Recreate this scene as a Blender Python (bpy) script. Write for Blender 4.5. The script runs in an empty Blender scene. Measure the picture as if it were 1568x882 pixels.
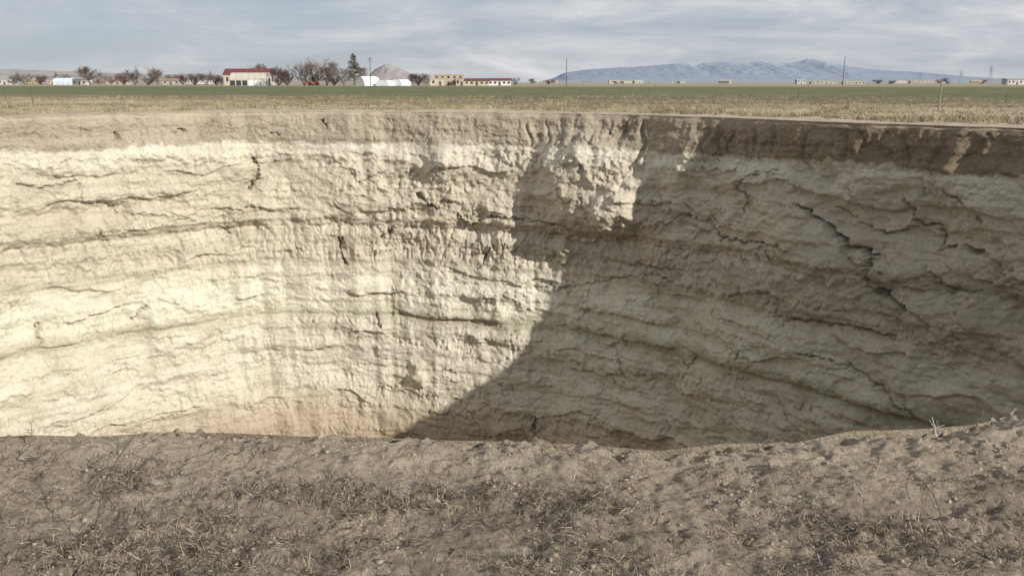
import bpy, math, random
import numpy as np
from mathutils import Vector, Matrix
random.seed(5)
rng = np.random.default_rng(7)
scene = bpy.context.scene
PI = math.pi

# ------------------------------------------------------------------ noise
PERM = rng.permutation(256)
ANG = np.arange(256) * (2 * PI / 256)
COS, SIN = np.cos(ANG), np.sin(ANG)
RND = rng.random(256)

def pn(x, y, seed=0):
    x, y = np.broadcast_arrays(np.asarray(x, float), np.asarray(y, float))
    xi = np.floor(x).astype(np.int64); yi = np.floor(y).astype(np.int64)
    xf = x - xi; yf = y - yi
    u = xf**3 * (xf * (xf * 6 - 15) + 10); v = yf**3 * (yf * (yf * 6 - 15) + 10)
    def g(a, b, fx, fy):
        h = PERM[(PERM[(a + seed * 37) & 255] + b + seed * 91) & 255]
        return COS[h] * fx + SIN[h] * fy
    n00 = g(xi, yi, xf, yf); n10 = g(xi + 1, yi, xf - 1, yf)
    n01 = g(xi, yi + 1, xf, yf - 1); n11 = g(xi + 1, yi + 1, xf - 1, yf - 1)
    a = n00 + u * (n10 - n00); b = n01 + u * (n11 - n01)
    return (a + v * (b - a)) * 1.4

def fbm(x, y, o=4, seed=0, gain=0.5):
    t = 0; a = 1.0; f = 1.0
    for i in range(o):
        t = t + a * pn(np.asarray(x) * f + i * 7.3, np.asarray(y) * f + i * 3.1, seed + i)
        a *= gain; f *= 2.03
    return t

def ridged(x, y, o=3, seed=0):
    t = 0; a = 1.0; f = 1.0
    for i in range(o):
        t = t + a * (1 - 2 * np.abs(pn(np.asarray(x) * f + i * 5.7, np.asarray(y) * f, seed + i)))
        a *= 0.5; f *= 2.1
    return t

def worley(x, y, seed=0):
    xi = np.floor(x).astype(np.int64); yi = np.floor(y).astype(np.int64)
    f1 = np.full(x.shape, 9.0); f2 = np.full(x.shape, 9.0); idv = np.zeros(x.shape)
    for dx in (-1, 0, 1):
        for dy in (-1, 0, 1):
            cx = xi + dx; cy = yi + dy
            h = PERM[(PERM[(cx + seed * 13) & 255] + cy) & 255]
            h2 = PERM[(h + 71) & 255]
            px = cx + RND[h]; py = cy + RND[h2]
            d = np.hypot(px - x, py - y)
            m = d < f1
            f2 = np.where(m, f1, np.minimum(f2, d))
            idv = np.where(m, RND[(h + 13) & 255], idv)
            f1 = np.where(m, d, f1)
    return f1, f2, idv

def sstep(a, b, x):
    t = np.clip((x - a) / (b - a), 0, 1)
    return t * t * (3 - 2 * t)

# ------------------------------------------------------------------ camera geometry
CAM_H = 1.7
TILT = math.radians(13.8)
cam_d = bpy.data.cameras.new("camera"); cam = bpy.data.objects.new("camera", cam_d)
scene.collection.objects.link(cam)
cam_d.sensor_width = 36; cam_d.lens = 29.4
cam_d.clip_start = 0.05; cam_d.clip_end = 60000
cam.location = (0, 0, CAM_H); cam.rotation_euler = (PI / 2 - TILT, 0, 0)
scene.camera = cam

# ------------------------------------------------------------------ sinkhole plan (metres)
C = np.array([-3.0, 27.0])
RIM = [(23, 28), (20.3, 32.3), (17.1, 35.6), (13, 40), (9.6, 44.3), (4.8, 47.8), (-1.5, 50.2), (-8, 51.8), (-16, 51.5), (-22, 48),
       (-27, 43.6), (-31, 37.5), (-32.5, 30), (-30, 20), (-22, 11), (-12, 6), (-6, 4.3), (-4.0, 4.02), (-2.6, 3.92), (-1.6, 3.99),
       (-0.8, 3.93), (0, 3.86), (1.03, 3.82), (1.7, 3.95), (2.2, 4.02), (2.65, 4.2), (3.4, 4.75), (8.5, 7.6), (16, 11), (22, 16), (24.3, 22)]
rp = np.array(RIM) - C
ph = np.arctan2(rp[:, 1], rp[:, 0]); rr = np.hypot(rp[:, 0], rp[:, 1])
o = np.argsort(ph); ph = ph[o]; rr = rr[o]
phx = np.concatenate([ph[-3:] - 2 * PI, ph, ph[:3] + 2 * PI]); rx_ = np.concatenate([rr[-3:], rr, rr[:3]])
m_ = np.gradient(rx_, phx)
NT = 40000
PHT = np.linspace(-PI, PI, NT + 1)
k = np.clip(np.searchsorted(phx, PHT) - 1, 0, len(phx) - 2)
hh = phx[k + 1] - phx[k]; t = (PHT - phx[k]) / hh
RT = ((2*t**3 - 3*t**2 + 1) * rx_[k] + (t**3 - 2*t**2 + t) * hh * m_[k] + (-2*t**3 + 3*t**2) * rx_[k+1] + (t**3 - t**2) * hh * m_[k+1])
XT = C[0] + RT * np.cos(PHT); YT = C[1] + RT * np.sin(PHT)
ST = np.concatenate([[0], np.cumsum(np.hypot(np.diff(XT), np.diff(YT)))])
far = sstep(8, 20, YT)
RT = RT + far * (0.30 * fbm(ST / 3.0, ST * 0 + .5, 4, 3)) + (1 - far) * (0.05 * fbm(ST / 0.5, ST * 0 + .5, 4, 5) + 0.030 * fbm(ST / 0.12, ST * 0 + .5, 3, 6))
RT[-1] = RT[0]

def rim_r(p): return np.interp(p, PHT, RT)
def arc(p): return np.interp(p, PHT, ST)

PZ = [-30, -26, -18, -12.8, -12.35, -12.0, -9.2, -7.3, -6.9, -6.4, -2.4, -2.0, -0.3, 0]
PD = [7.0, 5.2, 2.7, 1.75, 1.60, 1.65, 1.15, 0.72, 0.6, 0.95, 0.35, 0.30, 0.03, -0.03]
def batter(z): return np.interp(z, PZ, PD)

def on_wall(x, y):
    """where a line of sight (photo survey, 1568 px wide) meets the wall -> (arc length, z)"""
    a = (x - 784) / 1280; b = (y - 441) / 1280
    tt = np.linspace(14, 90, 4000)
    X = a * tt; Y = (math.cos(TILT) - b * math.sin(TILT)) * tt
    Z = CAM_H - (math.sin(TILT) + b * math.cos(TILT)) * tt
    p = np.arctan2(Y - C[1], X - C[0]); r = np.hypot(X - C[0], Y - C[1])
    out = (r > rim_r(p) - batter(Z)) & (Y > 22)
    i = int(np.argmax(out))
    return float(arc(p[i])), float(Z[i])

# ------------------------------------------------------------------ mesh helpers
def new_obj(name, me, mats=(), parent=None, smooth=False):
    for m in mats: me.materials.append(m)
    if smooth: me.polygons.foreach_set("use_smooth", np.ones(len(me.polygons), bool))
    ob = bpy.data.objects.new(name, me); scene.collection.objects.link(ob)
    if parent: ob.parent = parent
    return ob

def arr_mesh(name, V, F, per):
    me = bpy.data.meshes.new(name)
    V = np.asarray(V, np.float32); F = np.asarray(F, np.int32)
    me.vertices.add(len(V)); me.vertices.foreach_set("co", V.ravel())
    n = len(F); me.loops.add(n * per); me.loops.foreach_set("vertex_index", F.ravel())
    me.polygons.add(n); me.polygons.foreach_set("loop_start", np.arange(0, n * per, per, dtype=np.int32))
    me.polygons.foreach_set("loop_total", np.full(n, per, np.int32))
    me.update(calc_edges=True); me.validate()
    return me

def grid_mesh(name, P, closed=False, flip=False):
    r, c = P.shape[:2]
    idx = np.arange(r * c).reshape(r, c)
    nx = np.roll(idx, -1, 1) if closed else idx[:, 1:]
    b = idx if closed else idx[:, :-1]
    F = np.stack([b[:-1], nx[:-1], nx[1:], b[1:]], -1).reshape(-1, 4)
    if flip: F = F[:, ::-1]
    return arr_mesh(name, P.reshape(-1, 3), F, 4)

# ------------------------------------------------------------------ material helpers
class NT_:
    def __init__(s, nt): s.nt = nt; s.n = nt.nodes; s.l = nt.links
    def node(s, t, **kw):
        nd = s.n.new(t)
        for k_, v in kw.items(): setattr(nd, k_, v)
        return nd
    def link(s, a, b): s.l.new(a, b)
    def noise(s, vec, scale, detail=4, rough=.55, dist=0.0):
        nd = s.node('ShaderNodeTexNoise'); nd.inputs['Scale'].default_value = scale
        nd.inputs['Detail'].default_value = detail; nd.inputs['Roughness'].default_value = rough
        nd.inputs['Distortion'].default_value = dist
        s.link(vec, nd.inputs['Vector']); return nd.outputs['Fac']
    def voro(s, vec, scale, feature='F1'):
        nd = s.node('ShaderNodeTexVoronoi', feature=feature); nd.inputs['Scale'].default_value = scale
        s.link(vec, nd.inputs['Vector']); return nd.outputs['Distance']
    def mapping(s, vec, sc=(1, 1, 1), loc=(0, 0, 0)):
        nd = s.node('ShaderNodeMapping'); nd.inputs['Scale'].default_value = sc; nd.inputs['Location'].default_value = loc
        s.link(vec, nd.inputs['Vector']); return nd.outputs['Vector']
    def ramp(s, fac, stops, interp='LINEAR'):
        nd = s.node('ShaderNodeValToRGB'); cr = nd.color_ramp; cr.interpolation = interp
        while len(cr.elements) > 1: cr.elements.remove(cr.elements[0])
        cr.elements[0].position = stops[0][0]
        c0 = stops[0][1]; cr.elements[0].color = (*c0, 1) if isinstance(c0, tuple) else (c0, c0, c0, 1)
        for p_, c_ in stops[1:]:
            e = cr.elements.new(p_); e.color = (*c_, 1) if isinstance(c_, tuple) else (c_, c_, c_, 1)
        s.link(fac, nd.inputs[0]); return nd.outputs['Color']
    def mix(s, fac, a, b, mode='MIX'):
        nd = s.node('ShaderNodeMix', data_type='RGBA', blend_type=mode)
        for sock, v in ((nd.inputs[0], fac), (nd.inputs[6], a), (nd.inputs[7], b)):
            if isinstance(v, (int, float)): sock.default_value = v
            elif isinstance(v, tuple): sock.default_value = (*v, 1)
            else: s.link(v, sock)
        return nd.outputs[2]
    def math(s, op, a, b=0.0, clamp=False):
        nd = s.node('ShaderNodeMath', operation=op, use_clamp=clamp)
        for sock, v in ((nd.inputs[0], a), (nd.inputs[1], b)):
            if isinstance(v, (int, float)): sock.default_value = v
            else: s.link(v, sock)
        return nd.outputs[0]
    def maprange(s, v, a, b, c=0.0, d=1.0):
        nd = s.node('ShaderNodeMapRange'); s.link(v, nd.inputs[0])
        for i_, q in enumerate((a, b, c, d)): nd.inputs[i_ + 1].default_value = q
        return nd.outputs[0]

def base_mat(name, rough=0.95, spec=0.1):
    m = bpy.data.materials.new(name); m.use_nodes = True
    T = NT_(m.node_tree); bs = m.node_tree.nodes['Principled BSDF']
    bs.inputs['Roughness'].default_value = rough
    bs.inputs['Specular IOR Level'].default_value = spec
    geo = T.node('ShaderNodeNewGeometry')
    return m, T, bs, geo.outputs['Position']

def simple_mat(name, col, rough=.85, var=.25, scale=2.0, spec=.2):
    m, T, bs, pos = base_mat(name, rough, spec)
    f = T.noise(pos, scale, 4)
    a = tuple(c * (1 - var) for c in col); b = tuple(min(1, c * (1 + var)) for c in col)
    T.link(T.ramp(f, [(.3, a), (.7, b)]), bs.inputs['Base Color'])
    return m

def add_bump(T, bs, hs, dist, strength=1.0):
    b = T.node('ShaderNodeBump'); b.inputs['Distance'].default_value = dist; b.inputs['Strength'].default_value = strength
    T.link(hs, b.inputs['Height']); T.link(b.outputs[0], bs.inputs['Normal'])

# ------------------------------------------------------------------ WALL
def build_wall():
    pa, pb = math.radians(6), math.radians(153)
    ia, ib = arc(pa), arc(pb)
    s_f = np.linspace(ia, ib, int((ib - ia) / 0.055))
    s_c1 = np.arange(ib + .35, ST[-1], .35); s_c0 = np.arange(0, ia - .3, .35)
    s = np.concatenate([s_c0, s_f, s_c1])
    p = np.interp(s, ST, PHT)
    z = np.concatenate([[-0.03, -0.07, -0.12], -np.arange(0.17, 20.6, 0.05), -np.arange(20.9, 29, 0.5)])
    S, Z = np.meshgrid(s, z)
    P = np.broadcast_to(p, S.shape)
    dep = -Z
    wS = S + 0.22 * fbm(S / .8, Z / .8, 3, 40, .6); wZ = Z + 0.16 * fbm(S / 1.0, Z / .7, 3, 44, .6)
    big = 0.55 * fbm(S / 7, Z / 6, 3, 2, .45) * sstep(0, 3, dep)
    sB0 = on_wall(760, 500)[0]
    big = big * (.35 + .65 * sstep(3, 9, np.abs(S - sB0)))
    zone_block = sstep(2.0, 2.6, dep) * (1 - sstep(6.6, 7.2, dep))
    zone_top = 1 - sstep(1.7, 2.1, dep)
    zone_fl = sstep(6.6, 7.0, dep) * (1 - sstep(8.6, 9.4, dep))
    zone_mid = sstep(8.8, 9.6, dep) * (1 - sstep(12.0, 12.4, dep))
    zone_low = sstep(12.2, 12.8, dep)
    med = fbm(S / 1.8, Z / 1.2, 4, 8, .55)
    f1, f2, idv = worley(wS / 1.2, wZ / .8, 3)
    g1, g2, idg = worley(wS / 0.42 + 9, wZ / 0.34, 5)
    e1, e2, ide = worley(wS / 0.20 + 3, wZ / 0.24, 6)
    blocks = (idv - .5) * .36 * sstep(0, .16, f2 - f1)
    blocks2 = (idg - .5) * .15 * sstep(0, .25, g2 - g1)
    blocks3 = (ide - .5) * .055 * sstep(0, .3, e2 - e1)
    patch = sstep(-.1, .35, fbm(S / 5, Z / 3.0, 3, 21))
    patch2 = sstep(-.1, .3, fbm(S / 3, Z / 1.3, 3, 24))
    fl = ridged(wS / .50, Z / 1.1 + .3 * pn(S / 2, Z / 2, 4), 2, 12)
    fl2 = ridged(wS / .28, Z / .55, 2, 15)
    gully = np.abs(pn(S / 1.15 + .35 * pn(S, Z, 8), Z / 4.0, 31))
    gdepth = .5 + .9 * pn(S / 3, Z * 0, 33)
    fine = fbm(S / .30, Z / .26, 3, 50, .65)
    beds = pn(S / 12, wZ / .25, 60) * .045 + pn(S / 15, wZ / .7, 61) * .12
    led = 0
    for i_, (zl, amp) in enumerate([(3.3, .22), (4.6, .24), (5.7, .22), (8.6, .24), (9.6, .20), (10.9, .26), (12.2, .24), (13.3, .18), (14.3, .22), (15.8, .20), (17.2, .20)]):
        zz_ = zl + .7 * fbm(S / 5, S * 0, 3, 400 + i_) * (.3 if zl == 12.2 else 1) + .08 * pn(S / .4, Z * 0, 410 + i_)
        on = sstep(.0, .35, pn(S / 3.5, S * 0 + .5, 420 + i_))
        led = led + amp * on * (sstep(zz_ - .8, zz_ - .02, dep) * (1 - sstep(zz_, zz_ + .09, dep)))
    # tooth-like short flutes hanging under each bed
    ph_ = (dep + .25 * fbm(S / 4, Z * 0, 2, 430)) / 1.35
    saw = ph_ - np.floor(ph_)
    teeth = np.clip(ridged(wS / .42, np.floor(ph_) * 3.1, 1, 18), 0, 1) * sstep(0, .15, saw) * (1 - sstep(.35, .85, saw))
    rt = sstep(math.radians(102), math.radians(82), P)
    D = batter(Z) + big + led + med * (.10 * zone_top + .24 * zone_block + .14 * zone_fl + .15 * zone_mid + .15 * zone_low) * sstep(0, .6, dep)
    D += (blocks + blocks2 + blocks3) * (zone_block * (.25 + .95 * patch) + .5 * zone_fl * patch2 + .6 * zone_mid * patch + .5 * zone_low * patch2 + .2 * zone_top)
    D += fl * (.045 * zone_top + .035 * zone_block * patch2 + .10 * zone_fl + .02 * zone_mid * patch2 + .035 * zone_low * (.2 + patch2)) * sstep(.05, .6, dep)
    D += fl2 * (.02 * zone_top + .02 * zone_block * patch2 + .05 * zone_fl + .01 * zone_mid + .022 * zone_low * (.3 + .7 * patch2)) * sstep(.05, .4, dep)
    D -= teeth * (.10 * zone_block * patch2 + .16 * zone_fl + .06 * zone_mid * patch2 + .12 * zone_low * patch2)
    D += -np.clip(.26 - gully, 0, 1) * (.25 + .9 * rt) * 1.25 * np.clip(gdepth, 0, 1.2) * sstep(.1, 1.0, dep) * (1 - sstep(1.8, 3.2, dep))
    D += fine * (.022 + .02 * patch + .03 * zone_block * patch) * sstep(.0, .3, dep)
    D += beds * sstep(.3, 1, dep)
    for (x, y, a, b, amp, cut) in [(900, 285, 2.9, 2.6, 1.5, 1), (950, 325, 1.2, 1.3, .8, 1), (985, 300, .7, 1.4, .3, 1), (640, 575, .5, .8, .5, 0), (690, 250, 1.4, 1.0, .35, 0),
                                   (865, 385, .45, .7, .5, 0), (240, 480, .8, .9, .3, 0), (730, 450, 1.5, .4, .4, 0), (1340, 350, 2.2, 1.6, -1.0, 0),
                                   (1430, 350, 1.5, 1.2, -.6, 0), (1450, 420, 1.6, 1.2, -.6, 0), (1270, 440, 1.3, 1.4, .35, 0), (80, 300, 2.5, .7, .3, 0), (1460, 490, 1.8, 1.0, .5, 0),
                                   (1060, 238, .7, 1.0, .45, 0), (1250, 345, 1.0, 1.0, -.6, 0), (1215, 278, 1.6, 1.0, -.5, 0), (1170, 370, 1.6, 1.2, -.45, 0), (420, 320, .9, 2.0, .3, 0)]:
        s0, z0 = on_wall(x, y)
        q = ((wS - s0) / a)**2 + ((wZ - z0) / b)**2
        G = np.exp(-q**(2.2 if cut else 1.6) * .7)
        if cut: G = G * sstep(-7.2, -7.05, wZ + .15 * pn(S / .8, Z * 0, 77))
        D += amp * G
    crack = np.zeros(S.shape)
    sx = S + .16 * fbm(S / .45, Z / .45, 4, 70, .6); sz = Z + .14 * fbm(S / .45, Z / .45, 4, 75, .6)
    CR = [([(33, 282), (60, 290), (120, 277)], .12, .4), ([(388, 240), (398, 258), (392, 272), (383, 292)], .13, .45),
          ([(120, 278), (125, 312), (160, 310), (182, 327), (240, 330), (300, 338)], .07, .25), ([(148, 348), (150, 364)], .2, .5),
          ([(640, 296), (668, 320)], .2, .5), ([(520, 363), (527, 400)], .15, .45), ([(700, 330), (720, 345), (750, 332), (800, 336), (860, 342)], .08, .3),
          ([(365, 425), (420, 430), (445, 436)], .07, .22), ([(205, 492), (222, 468)], .14, .4), ([(63, 495), (61, 527)], .12, .45), ([(577, 480), (582, 500)], .14, .4),
          ([(768, 435), (800, 441), (870, 441), (940, 425), (1010, 420), (1032, 432)], .05, .2),
          ([(1215, 312), (1250, 350), (1285, 382), (1322, 390), (1325, 440), (1362, 455), (1395, 475)], .17, .7),
          ([(1370, 305), (1378, 345), (1412, 345), (1415, 385), (1450, 375), (1490, 390)], .11, .5),
          ([(1265, 320), (1300, 350), (1330, 360), (1370, 350)], .07, .3), ([(1435, 295), (1470, 305), (1500, 345)], .08, .35),
          ([(1400, 410), (1440, 440), (1500, 450)], .07, .3), ([(1130, 330), (1145, 300), (1120, 290)], .06, .25), ([(1050, 330), (1090, 345), (1100, 370)], .06, .25),
          ([(1180, 485), (1240, 492), (1300, 500), (1370, 515)], .09, .3), ([(1215, 540), (1290, 560), (1350, 590), (1420, 640)], .08, .3),
          ([(1100, 366), (1180, 376), (1200, 385)], .07, .3), ([(175, 204), (178, 212)], .14, .4), ([(270, 196), (284, 203)], .12, .4), ([(415, 203), (428, 207)], .14, .5),
          ([(550, 280), (575, 268), (605, 266)], .07, .22), ([(495, 182), (500, 196)], .12, .4), ([(1120, 290), (1150, 268), (1190, 262)], .07, .3),
          ([(960, 405), (1030, 412)], .07, .22), ([(340, 330), (352, 360)], .08, .3),
          ([(585, 365), (600, 350), (590, 380)], .1, .35), ([(820, 640), (818, 660)], .15, .5), ([(750, 380), (735, 410)], .1, .4)]
    for pts, w, dp in CR:
        q = [on_wall(*a) for a in pts]
        w = w * .8; dp = dp * .8
        for (a0, b0), (a1, b1) in zip(q[:-1], q[1:]):
            dx, dz = a1 - a0, b1 - b0; L2 = dx * dx + dz * dz + 1e-6
            cm = (s > min(a0, a1) - 1) & (s < max(a0, a1) + 1); rm = (z > min(b0, b1) - 1) & (z < max(b0, b1) + 1)
            ix = np.ix_(rm, cm)
            aa = sx[ix]; bb = sz[ix]
            tt = np.clip(((aa - a0) * dx + (bb - b0) * dz) / L2, 0, 1)
            d = np.hypot(aa - a0 - tt * dx, bb - b0 - tt * dz)
            wv = w * np.clip(.7 + .9 * pn(aa / .5, bb / .5, 81), .1, 2)
            crack[ix] = np.maximum(crack[ix], dp * (1 - sstep(wv * .3, wv + .01, d)))
    n = np.abs(pn(sx / 1.1, sz / 1.6, 96)); msk = sstep(.25, .5, pn(S / 2.5, Z / 1.8, 97))
    crack = np.maximum(crack, .12 * (1 - sstep(.015, .07, n)) * msk)
    D -= crack
    D += sstep(19.5, 22, dep) * (0.3 + .5 * fbm(S / 1.5, Z / 1.5, 3, 99))
    top = sstep(0.0, .35, dep)
    D = D * top + (-0.03) * (1 - top)
    D = np.maximum(D, -1.3)
    R = rim_r(P) - D
    V = np.stack([C[0] + R * np.cos(P), C[1] + R * np.sin(P), Z], -1)
    me = grid_mesh("sinkhole_wall", V, closed=True, flip=False)
    ca = me.attributes.new("crack", 'FLOAT', 'POINT'); ca.data.foreach_set("value", np.clip(crack * 2, 0, 1).astype(np.float32).ravel())
    m, T, bs, pos = base_mat("layered_clay", 1.0, .05)
    sep = T.node('ShaderNodeSeparateXYZ'); T.link(pos, sep.inputs[0])
    w1 = T.noise(T.mapping(pos, (1, 1, .6)), .35, 3); w2 = T.noise(pos, 2.0, 5, .65)
    zz = T.math('ADD', sep.outputs[2], T.math('ADD', T.math('MULTIPLY', T.math('SUBTRACT', w1, .5), .9), T.math('MULTIPLY', T.math('SUBTRACT', w2, .5), .8)))
    f = T.maprange(zz, 0, -25)
    q = lambda d_: d_ / 25
    stops = [(0, (.52, .445, .345)), (q(.5), (.485, .415, .32)), (q(1.75), (.51, .44, .34)), (q(1.9), (.79, .735, .61)), (q(2.5), (.75, .69, .565)), (q(3.2), (.66, .595, .475)),
             (q(5.0), (.68, .61, .485)), (q(6.4), (.66, .59, .465)), (q(6.7), (.56, .495, .39)), (q(7.0), (.74, .67, .545)), (q(7.7), (.63, .565, .45)), (q(8.3), (.68, .61, .485)), (q(9.0), (.64, .58, .46)), (q(9.3), (.73, .67, .54)), (q(10.2), (.81, .765, .63)),
             (q(11.5), (.79, .745, .605)), (q(11.95), (.69, .655, .52)), (q(12.3), (.65, .615, .485)), (q(12.7), (.73, .68, .55)), (q(14.2), (.77, .71, .585)), (q(14.5), (.67, .61, .49)), (q(15.0), (.76, .70, .58)), (q(17.0), (.71, .645, .52)), (q(18.6), (.55, .455, .345)), (q(20), (.46, .375, .275)), (1, (.44, .365, .27))]
    col = T.ramp(f, stops)
    streak = T.noise(T.mapping(pos, (2.0, 2.0, .8)), 1.0, 5, .6)
    col = T.mix(1.0, col, T.ramp(streak, [(.25, (.86, .85, .83)), (.45, (1, 1, 1))]), 'MULTIPLY')
    pt = T.noise(pos, .45, 5, .6)
    col = T.mix(1.0, col, T.ramp(pt, [(.3, (.80, .78, .75)), (.52, (1, 1, 1))]), 'MULTIPLY')
    gr = T.noise(pos, 7.0, 6, .7)
    col = T.mix(1.0, col, T.ramp(gr, [(.3, (.78, .77, .75)), (.55, (1, 1, 1))]), 'MULTIPLY')
    thin = T.noise(T.mapping(pos, (.16, .16, 3.4)), 1.0, 5, .6)
    col = T.mix(1.0, col, T.ramp(thin, [(.3, (.80, .785, .76)), (.5, (1, 1, 1))]), 'MULTIPLY')
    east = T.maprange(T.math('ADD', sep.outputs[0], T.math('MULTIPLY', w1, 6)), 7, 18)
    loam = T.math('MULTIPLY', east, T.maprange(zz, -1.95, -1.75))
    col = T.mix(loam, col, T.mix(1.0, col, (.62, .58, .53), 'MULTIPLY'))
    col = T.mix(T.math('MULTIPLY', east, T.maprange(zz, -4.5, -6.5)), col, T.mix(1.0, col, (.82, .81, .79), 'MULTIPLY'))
    gb = T.math('MULTIPLY', T.ramp(T.maprange(zz, -11.7, -12.9), [(0, 0.0), (.3, 1.0), (.5, .9), (1, 0.0)]), T.ramp(T.noise(T.mapping(pos, (1, 1, 2)), .8, 5, .6), [(.38, .15), (.6, 1.0)]))
    gb = T.math('MULTIPLY', gb, T.maprange(sep.outputs[0], -12, 8, .22, .8))
    col = T.mix(gb, col, T.mix(1.0, col, (.64, .65, .58), 'MULTIPLY'))
    at = T.node('ShaderNodeAttribute', attribute_name='crack')
    col = T.mix(T.math('MULTIPLY', at.outputs['Fac'], .35), col, (.22, .18, .13))
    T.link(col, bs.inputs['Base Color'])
    h = T.math('ADD', T.noise(T.mapping(pos, (1, 1, 1)), 5.0, 8, .72), T.math('MULTIPLY', T.noise(T.mapping(pos, (.5, .5, 1.6)), 2.5, 6, .7), .5))
    add_bump(T, bs, h, .17, 1.0)
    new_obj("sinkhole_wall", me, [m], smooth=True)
    fp = np.linspace(-PI, PI, 200, endpoint=False); frac = np.linspace(0.02, .96, 60)
    PF, FR = np.meshgrid(fp, frac)
    RR = (rim_r(PF) - 4) * FR
    X = C[0] + RR * np.cos(PF); Y = C[1] + RR * np.sin(PF)
    Zf = -26.5 + 1.2 * fbm(X / 6, Y / 6, 5, 33) + 2.0 * FR**6
    me = grid_mesh("sinkhole_floor", np.stack([X, Y, Zf], -1), closed=True)
    new_obj("sinkhole_floor", me, [m], smooth=True)

build_wall()

# ------------------------------------------------------------------ GROUND
def ground_h(x, y):
    x = np.asarray(x, float); y = np.asarray(y, float)
    p = np.arctan2(y - C[1], x - C[0]); t = np.hypot(x - C[0], y - C[1]) - rim_r(p)
    dc = np.hypot(x, y)
    near = 1 - sstep(5, 9, dc)
    h = near * (.030 * fbm(x / .8, y / .8, 3, 101) + .020 * fbm(x / .16, y / .16, 4, 104, .68))
    if np.any(near > 0):
        wx = x + .02 * fbm(x / .05, y / .05, 2, 113); wy = y + .02 * fbm(x / .05, y / .05, 2, 115)
        f1, f2, i_ = worley(wx / .045, wy / .045, 4)
        g1, g2, j_ = worley(x / .16 + .4 * pn(x / .1, y / .1, 9), y / .16 + .4 * pn(x / .1, y / .1, 19), 7)
        msk = .15 + .85 * sstep(-.15, .35, pn(x / .35, y / .35, 110))
        h = h + near * (.016 * (i_ - .35) * sstep(.0, .35, f2 - f1) * msk + .014 * (sstep(0, .09, g2 - g1) - 1) * sstep(.05, .4, -pn(x / .5, y / .5, 117)))
    farw = (1 - near) * (1 - sstep(60, 300, t))
    h = h + farw * (.10 * fbm(x / 5, y / 5, 4, 120) + .04 * fbm(x / .9, y / .9, 3, 125))
    lip_n = -.06 * (1 - sstep(0, .22, t)) + near * .03 * fbm(x / .09, y / .09, 2, 128) * (1 - sstep(.0, .3, t)); lip_f = -.14 * (1 - sstep(0, 1.3, t))
    h = h + near * lip_n + (1 - near) * lip_f
    return h

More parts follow.
